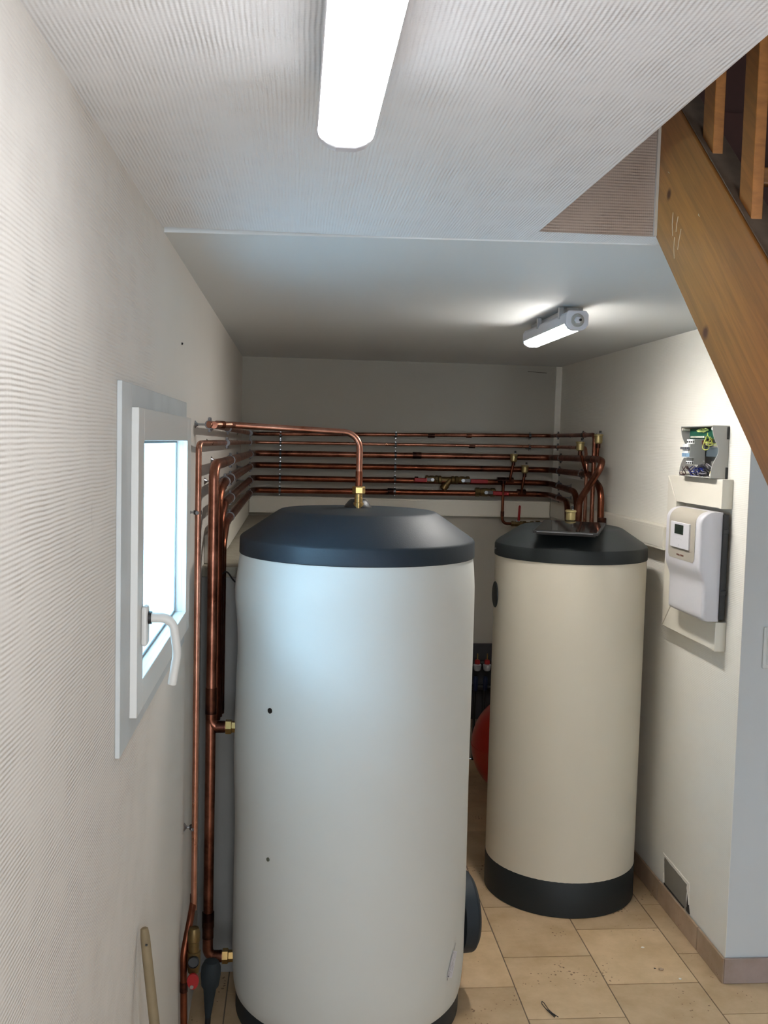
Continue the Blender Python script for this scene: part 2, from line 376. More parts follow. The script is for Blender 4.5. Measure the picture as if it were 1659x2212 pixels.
# skirting tiles
bb = struct(MB().box(XR-.006, XR, YC, YB, 0, .082).build('baseboard_right', m_grout))
ys = [YC-.012, 3.504, 3.909, 4.305, 4.70, 5.10, 5.50, YB-.015]
for a, c in zip(ys, ys[1:]):
    MB().box(XR-.013, XR-.004, a+.0032, c-.0032, .001, .089+random.uniform(-.001, .001)).build('tile', m_btile, bb, bevel=.0008)
bf = struct(MB().box(XR, XE, YC-.006, YC, 0, .082).build('baseboard_return', m_grout))
m_btile2 = tile_mat('skirting_tile_return', (176, 156, 148))
x = XR-.010
while x < XE-.02:
    x2 = min(x+.396, XE); MB().box(x+.002, x2-.002, YC-.013, YC-.004, .001, .091).build('tile', m_btile2, bf, bevel=.0008); x = x2
# patched opening near the skirting
pa = MB().poly([(XR-.002, 3.885, .205), (XR-.002, 3.635, .197), (XR-.002, 3.640, .092), (XR-.002, 3.865, .092)], (.003, 0, 0)).build('wall_patch', mat('grey_patch', (128, 122, 112), .85, var=.06, vs=20), wall_right)
pb = MB()
def jag(pts):
    out = []
    for a, c in zip(pts, pts[1:]):
        for k in range(8):
            f = k/8; out.append((a[0]+(c[0]-a[0])*f+random.uniform(-.003, .003), a[1]+(c[1]-a[1])*f+random.uniform(-.002, .002)))
    return out
rim_o = jag([(3.900, .095), (3.896, .215), (3.62, .208), (3.618, .094)]); rim_i = jag([(3.884, .095), (3.880, .203), (3.640, .196), (3.636, .094)])
for i in range(len(rim_o)-1):
    a, c, d, e = rim_o[i], rim_o[i+1], rim_i[i+1], rim_i[i]
    pb.poly([(XR-.0035, a[0], a[1]), (XR-.0035, c[0], c[1]), (XR-.0035, d[0], d[1]), (XR-.0035, e[0], e[1])], (.004, 0, 0))
pb.build('torn_plaster_edge', m_wallr, wall_right)
m_hole = mat('dark_gap', (42, 36, 30), .9)
MB().poly([(XR-.004, 3.632, .16), (XR-.004, 3.604, .093), (XR-.004, 3.634, .093)], (.003, 0, 0)).poly([(XR-.0045, 3.87, .0985), (XR-.0045, 3.66, .0955), (XR-.0045, 3.66, .0915), (XR-.0045, 3.87, .0915)], (.003, 0, 0)).build('gap', m_hole, wall_right)

# low masonry plinth behind the left tank
plinth = struct(MB().box(XL, -.145, 3.43, YB, 0, 1.405).build('trim_4', m_greyw))
yy = [3.42, 3.62, 4.42, 5.0, YB]
for a, c in zip(yy, yy[1:]):
    MB().box(XL, -.135, a+.004, c-.004, 1.406, 1.442).build('slab', m_conc, plinth, bevel=.004)

# ------------------------------------------------------------------ window
win = struct(MB().box(XL-.0, -.302, 1.775, 1.885, 1.305, 1.977).box(XL, -.302, 1.885, 2.81, 1.925, 1.977).box(XL, -.302, 1.885, 2.81, 1.305, 1.372).box(XL, -.302, 2.775, 2.81, 1.372, 1.925).build('window_1', m_trimw, bevel=.0015))
sx0, sx1 = -.345, -.288
sash = MB().box(sx0+.043, sx1, 1.875, 1.945, 1.350, 1.934).box(sx0+.043, sx1, 2.715, 2.80, 1.350, 1.934).box(sx0+.043, sx1, 1.945, 2.715, 1.872, 1.934).box(sx0+.043, sx1, 1.945, 2.715, 1.350, 1.408)
sash.build('window_sash', m_white, win, bevel=.0015)
MB().box(sx0, sx0+.045, 1.915, 1.945, 1.38, 1.90).box(sx0, sx0+.045, 2.715, 2.76, 1.38, 1.90).box(sx0, sx0+.045, 1.945, 2.715, 1.872, 1.90).box(sx0, sx0+.045, 1.945, 2.715, 1.38, 1.408).build('window_frame', m_white, win)
gm, gnt, gb = nm('window_glass'); gb.inputs['Transmission Weight'].default_value = 1; gb.inputs['Roughness'].default_value = 0.0; gb.inputs['IOR'].default_value = 1.02; gb.inputs['Base Color'].default_value = (.96, .98, .98, 1)
MB().box(-.3222, -.3195, 1.935, 2.725, 1.398, 1.882).build('window_pane', gm, win)
MB().box(-.3195, -.3165, 1.945, 1.952, 1.408, 1.872).box(-.3195, -.3165, 2.708, 2.715, 1.408, 1.872).box(-.3195, -.3165, 1.952, 2.708, 1.866, 1.872).box(-.3195, -.3165, 1.952, 2.708, 1.408, 1.414).build('glazing_gasket', mat('grey_gasket', (120, 124, 124), .6), win)
b = MB().box(XL-WT-.02, XL-.005, WY0-.004, WY0+.0, WZ0, WZ1).box(XL-WT-.02, XL-.02, WY1-.008, WY1+.004, WZ0, WZ1).box(XL-WT-.05, XL-.02, WY0, WY1, WZ0-.01, WZ0+.012).box(XL-WT-.02, XL-.02, WY0, WY1, WZ1-.006, WZ1+.01)
b.build('window_reveal', m_reveal, win)
# handle: rosette, neck and curved lever
hd = MB().box(sx1, sx1+.012, 1.915, 1.950, 1.478, 1.556).build('handle', m_white, win, bevel=.006)
pts = rounded([(sx1+.010, 1.934, 1.532), (sx1+.058, 1.934, 1.532), (sx1+.066, 1.945, 1.46), (sx1+.056, 1.95, 1.398)], [0, .026, .08, 0], 8)
MB().tube(pts, [.0095]*6+[.0085]*(len(pts)-6), 14).build('handle_lever', m_white, hd)
MB().cyl((sx1+.011, 1.934, 1.532), (sx1+.018, 1.934, 1.532), .0125, 16).build('handle_collar', m_black, hd)

# ------------------------------------------------------------------ staircase
st = thing('staircase', 'brown pine staircase with upright slats rising through the ceiling opening', 'staircase')
SL = .9
def zlow(y): return 2.354+SL*(y-2.202)
y_end = OY1-.007; VH = .341
def stringer(x0, x1, nm_):
    y0 = -.409
    pts = [(x0, y0, 0.0), (x0, y_end, zlow(y_end)), (x0, y_end, zlow(y_end)+VH), (x0, y0-.05, zlow(y0-.05)+VH), (x0, y0-.05, 0.0)]
    return MB().poly(pts, (x1-x0, 0, 0)).build(nm_, m_pine, st, bevel=.003)
stringer(.793, .838, 'stringer'); stringer(1.66, 1.70, 'stringer')
pts = [(.797, -.45, zlow(-.45)+VH+.001), (.797, y_end, zlow(y_end)+VH+.001), (.797, y_end, zlow(y_end)+VH+.005), (.797, -.45, zlow(-.45)+VH+.005)]
MB().poly(pts, (.058, 0, 0)).build('dusty_top_rail', m_dust, st, bevel=.001)
nst = 14; rise = .19
for k in range(1, nst+1):
    z = rise*k; y = (z-.27-2.354)/SL+2.202
    y2 = min(y+.26, OY1-.003)
    if y2-y < .05: continue
    MB().box(.838, 1.66, y, y2, z-.035, z).build('tread', m_pined, st, bevel=.004)
    MB().box(.838, 1.66, y2-.03, y2-.012, z, z+rise-.036).build('riser', m_panelwood, st)
yb = 1.967
while yb > -.4:
    z0 = zlow(yb)+VH+.004
    MB().poly([(.807, yb-.027, z0-SL*.027), (.828, yb-.027, z0-SL*.027), (.828, yb+.027, z0+SL*.027), (.807, yb+.027, z0+SL*.027)], (0, 0, .78)).build('baluster', m_pined, st, bevel=.0015)
    yb -= .185
MB().poly([(.796, -.4, zlow(-.4)+VH+.78), (.796, y_end, zlow(y_end)+VH+.78), (.796, y_end, zlow(y_end)+VH+.84), (.796, -.4, zlow(-.4)+VH+.84)], (.065, 0, 0)).build('handrail', m_pined, st, bevel=.006)
# thin paint scratches on the string
m_ps = mat('pale_paint', (222, 206, 184), .7)
for (y, z, dy, dz) in [(2.10, 2.385, -.004, -.05), (2.085, 2.33, -.004, -.045), (2.07, 2.37, .008, -.03), (2.05, 2.34, .014, -.04), (2.13, 2.475, .01, .006), (1.955, 2.345, .006, .006)]:
    MB().tube([(.7925, y, z), (.7922, y+dy*.4+.002, z+dz*.5), (.7925, y+dy, z+dz)], .0007, 5).build('paint_scratch', m_ps, st)

# ------------------------------------------------------------------ lamps
def batten(name, label, x, y0, y1, zb, em, color, down=0):
    t = thing(name, label, 'ceiling lamp')
    W, Hh = .037, .062
    def prof(s=1.0, lo=None):
        pts = []
        return pts
    # housing: top half of a rounded channel ; diffuser: lower rounded half
    top = [(-W, zb+.021), (-W, zb+.052), (-W*.8, zb+.062), (W*.8, zb+.062), (W, zb+.052), (W, zb+.021)]
    MB().poly([(x+a, y0+.018, z) for a, z in top], (0, y1-y0-.036, 0)).build('housing', m_lamp, t, bevel=.002)
    dif = [(-W*.985, zb+.021)]+[(-W*.985*math.cos(PI*k/12), zb+.018-.017*math.sin(PI*k/12)) for k in range(0, 13)]+[(W*.985, zb+.021)]
    m_e = emis(name+'_diffuser', color, em)
    MB().poly([(x+a, y0+.018, z) for a, z in dif], (0, y1-y0-.036, 0)).build('diffuser', m_e, t)
    for yy_, s in ((y0, 1), (y1, -1)):
        capp = [(-W*1.03, zb+.018), (-W*1.03, zb+.052), (-W*.8, zb+.064), (W*.8, zb+.064), (W*1.03, zb+.052), (W*1.03, zb+.018), (W*.72, zb+.004), (W*.35, zb-.001), (-W*.35, zb-.001), (-W*.72, zb+.004)]
        c = MB().poly([(x+a, yy_, z) for a, z in capp], (0, s*.022, 0)).build('end_cap', m_lamp, t, bevel=.003)
        MB().lathe([(.022, 0), (.022, .003), (.019, .004), (.018, .002), (.0, .002)], (x, yy_, zb+.032), (0, -s, 0), 28).build('cap_ring', m_boxg, c)
        MB().lathe([(.012, 0), (.012, .010), (.009, .013), (0, .013)], (x, yy_, zb+.032), (0, -s, 0), 6).build('gland_nut', m_lamp, c)
        MB().lathe([(.0045, 0), (.0045, .0155), (0, .0155)], (x+.006*1, yy_, zb+.032), (0, -s, 0), 12).build('gland_seal', m_black, c)
    if down:
        al = area(name+'_light', (x, (y0+y1)/2, zb-.003), (0, 0, -1), y1-y0-.06, .05, down, color)
        al.rotation_euler = (0, 0, PI/2)
    for yy_ in (y0+.09, y0+(y1-y0)*.62):
        for sgn in (-1, 1):
            MB().box(min(x+sgn*W*.7, x+sgn*(W+.004)), max(x+sgn*W*.7, x+sgn*(W+.004)), yy_-.008, yy_+.008, zb+.046, ZC-.007).build('bracket', m_steel, t, bevel=.001)
    MB().box(x-.02, x+.02, y0+.06, y1-.06, zb+.062, ZC-.012).build('mounting_rail', m_steel, t)
    return t
batten('batten_lamp', 'long lit ceiling batten lamp at the top of the photo, above the left tank side', .058, .14, 1.345, 2.262, LAMP1, (.93, .95, 1.0))
batten('batten_lamp', 'short lit batten lamp near the right wall, its round end cap facing the viewer', .913, 3.23, 3.86, 2.264, LAMP2, (1.0, .965, .915), 5)

# ------------------------------------------------------------------ storage tanks
TC = Vector((.209, 3.245, 0)); RC = Vector((1.161, 4.085, 0))
tank = thing('storage_tank', 'large white water tank with slate grey lid, nearest the window', 'water tank')
def jacket(name, c, r, z0, z1, m, parent, bulge=0, nseg=96, nz=60):
    b = MB(); rings = []
    for i in range(nz+1):
        z = z0+(z1-z0)*i/nz
        ring = []
        for k in range(nseg):
            th = 2*PI*k/nseg; rr = r
            left = max(0, math.cos(th-PI))**2
            if bulge:
                rr += .009*min(1, (z-z0)/.12)*min(1, max(0, (z1-z))/.10)**.7
                e = min(1, (z-z0)/.04); rr -= .02*(1-e)**2
                rr += left*bulge*(.55*math.exp(-((z-(z1-.13))/.06)**2)-.35*math.exp(-((z-(z1-.30))/.08)**2)+.35*math.exp(-((z-.9)/.12)**2)-.25*math.exp(-((z-.62))**2/.02))
                rr += .0014*math.sin(3*th+z*3.1)*math.sin(z*5.3)
            ring.append(b.bm.verts.new((c.x+rr*math.cos(th), c.y+rr*math.sin(th), z)))
        rings.append(ring)
    for a, d in zip(rings, rings[1:]):
        for k in range(nseg): b.bm.faces.new((a[k], a[(k+1) % nseg], d[(k+1) % nseg], d[k]))
    b.bm.faces.new(rings[0][::-1]); b.bm.faces.new(rings[-1]); b.sm = True
    return b.build(name, m, parent)
jacket('jacket', TC, .379, .052, 1.520, m_jacket, tank, .012)
MB().lathe([(.372, 0), (.374, .004), (.374, .09), (.30, .09)], TC, n=72).build('base_ring', m_dark, tank)
MB().lathe([(.365, 1.530), (.382, 1.517), (.3835, 1.519), (.3825, 1.566), (.380, 1.5705), (.377, 1.574), (.262, 1.652), (.254, 1.6565), (.248, 1.658), (.10, 1.664), (.03, 1.665), (0, 1.665)], TC, n=96).build('lid', m_dark, tank, sharp=30)
def on_tank(c, r, ang, z):
    a = math.radians(ang); n_ = Vector((math.cos(a), math.sin(a), 0)); p = Vector((c.x, c.y, z))+n_*r; return p, n_
m_hole2 = mat('sensor_hole', (20, 18, 18), .4)
p, n_ = on_tank(TC, .3865, -134.1, 1.066)
MB().lathe([(.0085, 0), (.0085, .0035), (.0068, .0038), (.0065, .002), (0, .002)], p, n_, 20).build('sensor_plug', m_hole2, tank)
p, n_ = on_tank(TC, .3865, -133.8, .606)
MB().lathe([(.006, 0), (.006, .003), (0, .003)], p, n_, 14).build('sensor_plug', mat('grey_green_plug', (96, 100, 86), .6), tank)
# service flange cover low on the right side
a = math.radians(8); n_ = Vector((math.cos(a), math.sin(a), 0))
p = Vector((TC.x, TC.y, .272))+n_*.375
MB().lathe([(.135, 0), (.135, .040), (.132, .046), (.118, .056), (0, .056)], p, n_, 56).build('flange_cover', m_dark, tank, sharp=25)
# rating sticker with lines of print
def sticker():
    c = TC; r = .3895; a0 = math.radians(-35); z0 = .232
    def P(u, v, off=0):   # u along, v across; tilted label wrapped on the jacket
        t = math.radians(62); u *= .8; v *= .85; du = u*math.cos(t)-v*math.sin(t); dv = u*math.sin(t)+v*math.cos(t)
        th = a0+du/r; return Vector((c.x+(r+off)*math.cos(th), c.y+(r+off)*math.sin(th), z0+dv))
    def patch(u0, u1, v0, v1, off, b):
        n = 6; g = [[b.bm.verts.new(P(u0+(u1-u0)*i/n, v0+(v1-v0)*j/n, off)) for j in range(n+1)] for i in range(n+1)]
        for i in range(n):
            for j in range(n): b.bm.faces.new((g[i][j], g[i+1][j], g[i+1][j+1], g[i][j+1]))
    b = MB(); patch(-.05, .05, -.022, .022, .0004, b); o = b.build('rating_sticker', mat('sticker', (216, 216, 224), .4), tank)
    b = MB(); random.seed(3)
    patch(.052, .080, .013, .016, .0006, b)
    for i in range(6):
        v = .017-.006*i; u = -.045
        while u < .04:
            l = random.uniform(.006, .022)
            if random.random() < .7: patch(u, min(u+l, .046), v, v+.0012, .0008, b)
            u += l+.004
    patch(-.049, -.044, .006, .018, .0008, b); patch(-.062, -.054, .012, .016, .0006, b)
    b.build('print', mat('print_grey', (110, 110, 118), .5), o)
sticker()
# a few scuffs on the jacket
# brass union on the lid
un = MB().lathe([(.017, 0), (.017, .018), (.0135, .019), (.0135, .034), (.0125, .035), (.0125, .05)], (TC.x, TC.y, 1.664), n=20)
un.build('brass_union', m_brass, tank)
MB().lathe([(.0195, .047), (.021, .050), (.021, .068), (.0195, .072)], (TC.x, TC.y, 1.664), n=6).build('union_nut', m_brass, tank, smooth=False)
MB().lathe([(.046, .0), (.046, .006), (.030, .026), (.024, .03), (0, .03)], (TC.x, TC.y+.03, 1.662), n=28).build('rubber_collar', m_black, tank)
for z, nm_ in ((.949, 'side_union'), (.180, 'side_union')):
    MB().lathe([(.024, 0), (.024, .018), (.019, .020), (.019, .05), (0, .05)], (-.208, 3.2, z), (1, 0, 0), 6).build(nm_, m_brass, tank, smooth=False)

tank2 = thing('storage_tank', 'cream water tank with dark base ring and lid, carrying a black tablet', 'water tank')
jacket('jacket', RC, .314, .12, 1.43, m_jacket2, tank2, 0, 72, 8)
MB().lathe([(.312, 0), (.3155, .003), (.3155, .143), (.313, .147), (.30, .147)], RC, n=80).build('base_ring', m_dark2, tank2)
MB().lathe([(.30, 1.432), (.3155, 1.424), (.317, 1.426), (.3165, 1.468), (.313, 1.477), (.300, 1.489), (.215, 1.545), (.203, 1.550), (.19, 1.5525), (0, 1.5535)], RC, n=96).build('lid', m_dark2, tank2, sharp=25)
p, n_ = on_tank(RC, .3135, 180+0, 1.257)
MB().lathe([(.055, 0), (.054, .003), (.048, .005), (0, .005)], p, n_, 36).build('side_plug', m_dark2, tank2)
b = MB()
for k in range(3):
    p, n_ = on_tank(RC, .317, 173+k*3.2, 1.452); q = Matrix.Translation(p) @ n_.to_track_quat('X', 'Z').to_matrix().to_4x4()
    b.box(0, .0006, -.006, .006, -.007+.002*k, -.004+.003*k, q)
b.build('lid_print', mat('lid_print', (150, 150, 150), .5), tank2)

# tablet lying on the cream tank
FL, FR, BR, BL = Vector((.930, 3.812, 1.544)), Vector((1.163, 3.712, 1.544)), Vector((1.262, 3.985, 1.567)), Vector((1.020, 4.078, 1.567))
ux = (FR-FL).normalized(); nrm = ux.cross((BL-FL).normalized()).normalized(); uy = nrm.cross(ux)
tb = thing('tablet', 'black glossy tablet lying flat on the lid of the cream tank', 'tablet')
def slab(a, bb, z0, z1, m, name, mrg=0, bev=.001, sub=None):
    pts = [FL+ux*mrg+uy*mrg, FR-ux*mrg+uy*mrg, FL+ux*((FR-FL).length-mrg)+uy*(.275-mrg), FL+ux*mrg+uy*(.275-mrg)]
    return MB().poly([q+nrm*z0 for q in pts], nrm*(z1-z0)).build(name, m, sub or tb, bevel=bev)
m_gloss = mat('black_glass', (14, 13, 13), .06, var=0, spec=.8)
bd_ = slab(0, 0, -.002, .009, m_black, 'body', 0, .002)
slab(0, 0, .009, .0105, m_gloss, 'glass', .006, .0003)
pe = FL+ux*.016-uy*.0006; pf = FR-ux*.02-uy*.0006
MB().poly([pe+nrm*.0042, pf+nrm*.0042, pf+nrm*.0058, pe+nrm*.0058], uy*.001).build('front_trim', m_steel, tb)
slab(0, 0, -.008, -.002, m_black, 'case', .012, .001)

# ------------------------------------------------------------------ copper pipes
XW = XL+.071      # pipe axis by the left wall
YW = YB-.070      # by the back wall
XQ = XR-.072      # by the right wall
def z_at(base, slope, x): return base+slope*(x+.24)
def pipe(label, path, r, rad, m=m_cu, joints=(), n=16, group=None, joint_m=None):
    t = thing('copper_pipe', label, 'pipe', group)
    MB().tube(rounded(path, rad), r, n).build('tube', m, t)
    for (p, d, l, *rest) in joints:
        p = Vector(p); d = Vector(d).normalized()
        MB().cyl(p-d*l/2, p+d*l/2, r*(rest[0] if rest else 1.22), n).build('coupling', joint_m or m_burn, t)
    return t
zs = [(1.909, .019), (1.864, .006), (1.802, .010), (1.735, .007), (1.662, .010), (1.592, .011)]
def zb_(i, x): return zs[i][0]+zs[i][1]*(x+.24)
zr = [1.945, 1.880, 1.817, 1.745, 1.668, 1.602]
rads = [.0108, .009, .0165, .0165, .0165, .0165]
# 1: top thin pipe -> tee beside the window, ends in the pipe over the tank
pipe('thin copper pipe, topmost of the six rows on the back wall', [(XW-.01, 3.1, 1.921), (XW-.01, YW-.0, 1.912), (XQ, YW, zr[0]), (XQ, 4.93, 1.945), (XQ+.004, 4.86, 1.945), (XQ+.004, 4.86, .3)], rads[0], [0, .05, .06, .03, .03, 0], m_cu,
     [((.78, YW, zb_(0, .78)), (1, 0, 0), .04), ((XQ, 5.03, 1.945), (0, 1, 0), .04), ((1.02-.02, YW, zb_(0, 1.0)), (1, 0, 0), .03)])
pipe('thin copper pipe, second row down on the back wall, dropping by the window', [(-.277, 2.93, .47), (-.281, 2.95, 1.864), (-.248, 3.13, 1.866), (XW, YW, 1.864), (XQ, YW, zr[1]), (XQ, 5.0, 1.88), (XQ-.01, 4.93, 1.80), (XQ-.01, 4.93, .3)], rads[1], [0, .02, .1, .05, .05, .04, .04, 0], m_cul,
     [((1.02, YW, zb_(1, 1.02)), (1, 0, 0), .035), ((XQ, 5.13, 1.88), (0, 1, 0), .035), ((-.2785, 2.935, .50), (0, 0, 1), .03, 1.2)])
# 3
pipe('thick copper pipe, third row down, turning down beside the window as the widest upright', [(-.256, 3.2, .2), (-.256, 3.2, 1.797), (XW, 3.35, 1.80), (XW, YW, 1.802), (XQ, YW, zr[2]), (XQ, 4.78, 1.825), (XQ-.01, 4.64, 1.815), (XQ-.085, 4.78, 1.62), (XQ-.085, 4.82, .3)], rads[2], [0, .05, .06, .06, .06, .04, .04, .07, 0], m_cu,
     [((.70, YW, zb_(2, .70)), (1, 0, 0), .05, 1.18), ((XQ, 4.9, 1.822), (0, 1, 0), .09, 1.18), ((-.256, 3.2, 1.035), (0, 0, 1), .085, 1.1), ((-.256, 3.2, .305), (0, 0, 1), .05, 1.2), ((-.256, 3.2, .262), (0, 0, 1), .036, 1.12)])
pipe('thick copper pipe, fourth row down on the back wall', [(-.250, 3.315, .94), (-.250, 3.315, 1.70), (XW, 3.42, 1.731), (XW, YW, 1.735), (XQ, YW, zr[3]), (XQ, 4.90, 1.745), (XQ-.002, 4.70, 1.68), (XQ-.002, 4.66, .3)], rads[3], [0, .06, .05, .06, .06, .05, .08, 0], m_cud,
     [((XQ, 4.97, 1.745), (0, 1, 0), .05, 1.18), ((XQ-.002, 4.67, 1.50), (0, 0, 1), .09, 1.2)])
pipe('thick copper pipe, fifth row down, carrying the brass strainer', [(-.247, 3.355, .94), (-.247, 3.365, 1.61), (XW, 3.44, 1.66), (XW, YW, 1.662), (XQ, YW, zr[4]), (XQ, 5.13, 1.645), (XQ-.005, 5.08, 1.5), (XQ-.005, 5.08, .3)], rads[4], [0, .05, .05, .06, .08, .11, .1, 0], m_cud,
     [((.63+.07, YW, zb_(4, .7)), (1, 0, 0), .02, 1.1), ((1.02+.18, YW, zb_(4, 1.2)), (1, 0, 0), .05, 1.2), ((1.25, YW, zb_(4, 1.25)), (1, 0, 0), .04, 1.18)])
pipe('thick copper pipe, lowest row just above the cream trunking', [(-.243, 3.398, .94), (-.243, 3.40, 1.52), (XW, 3.52, 1.588), (XW, YW, 1.592), (XQ, YW, zr[5]), (XQ, 5.30, 1.585), (XQ-.02, 5.20, 1.44), (XQ-.02, 5.19, .3)], rads[5], [0, .06, .08, .06, .08, .11, .1, 0], m_cud,
     [((.55, YW, zb_(5, .55)), (1, 0, 0), .03, 1.1), ((1.30+.02, YW, zb_(5, 1.32)), (1, 0, 0), .05, 1.2)])
# flow pipe over the tank
pipe('shiny copper pipe crossing above the left tank and bending down into its brass union', [(XL+.045, 3.1, 1.922), (-.20, 3.19, 1.924), (TC.x, TC.y, 1.909), (TC.x, TC.y, 1.715)], .0105, [0, .03, .055, 0], m_cul,
     [((-.235, 3.145, 1.923), (.08, .07, 0), .03, 1.15), ((TC.x, TC.y, 1.755), (0, 0, 1), .06, 1.12)], joint_m=m_cud)
# short branch from row five down to the filling valve
pipe('slim copper branch dropping in front of the cream trunking to the red lever valve', [(1.205, YW-.02, 1.672), (1.205, YW-.035, 1.655), (1.205, YW-.035, 1.430), (1.27, YW-.035, 1.428)], .0085, [0, .012, .03, 0], m_cud,
     [((1.205, YW-.035, 1.485), (0, 0, 1), .03), ((1.205, YW-.03, 1.66), (0, 0, 1), .03)])
for z, lab in ((.949, 'short copper elbow joining the wide upright to the left tank at mid height'), (.180, 'low copper elbow joining the wide upright to the left tank near the floor')):
    pipe(lab, [(-.256, 3.2, z+.06), (-.256, 3.2, z), (-.195, 3.2, z)], .0172, [0, .028, 0], m_cu, [((-.225, 3.2, z), (1, 0, 0), .03, 1.13)])

# clamps -------------------------------------------------------------
ordn = ['top', 'second', 'third', 'fourth', 'fifth', 'lowest']
cols = ['beside the plinth on the left wall', 'by the left back corner', 'on the back wall left of the tank union', 'on the back wall right of the tank union', 'at the right end of the back wall', 'just round the right back corner', 'nearest the air vents on the right wall']
def clamp(i, p, axis, wall, label, r, gold=False):
    """axis: pipe direction; wall: direction from the pipe to the wall, with distance"""
    t = thing('pipe_clamp', label, 'pipe clamp', 'pipe clamps')
    ax = Vector(axis).normalized(); wl = Vector(wall); dist = wl.length; wn = wl.normalized(); up = ax.cross(wn).normalized()
    if up.z < 0: up = -up
    p = Vector(p)
    MB().lathe([(r+.0006, -.006), (r+.0028, -.006), (r+.0028, .006), (r+.0006, .006)], p, ax, 20).build('ring', m_steeld, t)
    q = Matrix((up, wn, ax)).transposed().to_4x4(); q.translation = p
    for s in (1, -1):
        lo, hi = sorted((s*(r+.001), s*(r+.011))); MB().box(lo, hi, -.003, .003, -.005, .005, q).build('ear', m_steeld, t)
        MB().cyl(p+up*s*(r+.0065)-wn*.006, p+up*s*(r+.0065)+wn*.005, .0035, 8).build('screw', m_steel, t)
    MB().cyl(p+wn*(r+.002), p+wn*(dist-.001), .0035, 8).build('stud', m_steel, t)
    MB().lathe([(.0125, 0), (.0115, .0015), (.006, .006), (.004, .009)], p+wn*(dist-.0008), -wn, 16).build('wall_flange', m_steel, t)
for i in range(6):
    r = rads[i]
    yl = [3.72, 3.54, 3.74, 3.75, 3.76, 3.74][i]
    zl = [1.917, 1.866, 1.8005, 1.7335, 1.6605, 1.5905][i]
    clamp(i, (XW-(.009 if i == 0 else 0)+0, yl, zl), (0, 1, 0), (XL-XW+(.009 if i == 0 else 0), 0, 0), f'steel clamp on the {ordn[i]} copper pipe, {cols[0]}', r)
    clamp(i, (XW, 5.35, zl+(.0 if i else -.004)), (0, 1, 0), (XL-XW, 0, 0), f'steel clamp on the {ordn[i]} copper pipe, {cols[1]}', r)
    for xx, cn in ((-.085, cols[2]), (.575, cols[3]), (1.36, cols[4])):
        if xx > 1 and i > 1: continue
        clamp(i, (xx, YW, zb_(i, xx)+(-.004 if i == 0 and xx < 0 else 0)), (1, 0, 0), (0, YB-YW, 0), f'steel clamp on the {ordn[i]} copper pipe, {cn}', r)
    clamp(i, (XQ, [5.54, 5.54, 5.47, 5.49, 5.49, 5.48][i], [1.945, 1.88, 1.8175, 1.745, 1.664, 1.597][i]), (0, 1, 0), (XR-XQ, 0, 0), f'steel clamp on the {ordn[i]} copper pipe, {cols[5]}', r)
    if i in (0, 3): clamp(i, (XQ, 5.05, zr[i]), (0, 1, 0), (XR-XQ, 0, 0), f'steel clamp on the {ordn[i]} copper pipe, {cols[6]}', r)
clamp(2, (XW, 3.48, 1.7325), (0, 1, 0), (XL-XW, 0, 0), 'steel clamp on the fourth copper pipe, close behind the thick upright', rads[3])
clamp(0, (-.282, 2.95, 1.662), (0, 0, 1), (XL+.282, 0, 0), 'steel clamp holding the thin upright pipe, level with the window', rads[1])
clamp(0, (-.283, 2.945, .717), (0, 0, 1), (XL+.283, 0, 0), 'steel clamp on the thin upright pipe, low under the window', rads[1])
clamp(0, (XL+.045, 3.13, 1.922), (0, 1, 0), (-.045, 0, 0), 'steel clamp where the pipe over the tank leaves the wall', .0115)

# air vents -----------------------------------------------------------
def air_vent(label, p, stem, s=1.0):
    t = thing('air_vent', label, 'air vent', 'brass air vents'); p = Vector(p)
    MB().lathe([(.009, 0), (.013*s, .001), (.0195*s, .007), (.0195*s, .038), (.0225*s, .040), (.0225*s, .046), (.018*s, .0485), (0, .0490)], p, n=28).build('body', m_vent, t)
    c = p+Vector((.008, 0, .047)); MB().cyl(c, c+Vector((0, 0, .007)), .0035, 10).build('valve_stub', m_steel, t)
    MB().cyl(c+Vector((0, 0, .006)), c+Vector((0, 0, .018)), .0055, 12).build('cap', m_black, t)
    if stem:
        MB().tube(rounded(stem, .03), .0078, 12).build('stem', m_cud, t)
        a = Vector(stem[-1]); MB().cyl(a-Vector((0, 0, .022)), a+Vector((0, 0, .002)), .0105, 12).build('stem_coupling', m_burn, t)
air_vent('brass air vent highest and furthest right, over the end of the third pipe row', (XQ+.005, 4.80, 1.900), [(XQ+.002, 4.80, 1.83), (XQ+.005, 4.80, 1.902)])
air_vent('brass air vent second from the right, on the fourth pipe row', (1.418, 4.88, 1.862), [(1.468, 4.93, 1.752), (1.44, 4.89, 1.80), (1.418, 4.88, 1.863)])
air_vent('brass air vent on the fifth pipe row, left of its neighbour', (1.262, YW-.03, 1.786), [(1.247, YW-.012, 1.678), (1.247, YW-.028, 1.70), (1.262, YW-.03, 1.788)])
air_vent('brass air vent on the lowest pipe row', (1.330, YW-.03, 1.722), [(1.318, YW-.012, 1.607), (1.318, YW-.03, 1.64), (1.330, YW-.03, 1.724)])
air_vent('brass air vent standing on top of the cream tank behind the tablet', (1.172, 4.138, 1.566), [(1.172, 4.138, 1.5525), (1.172, 4.138, 1.567)], 1.05)

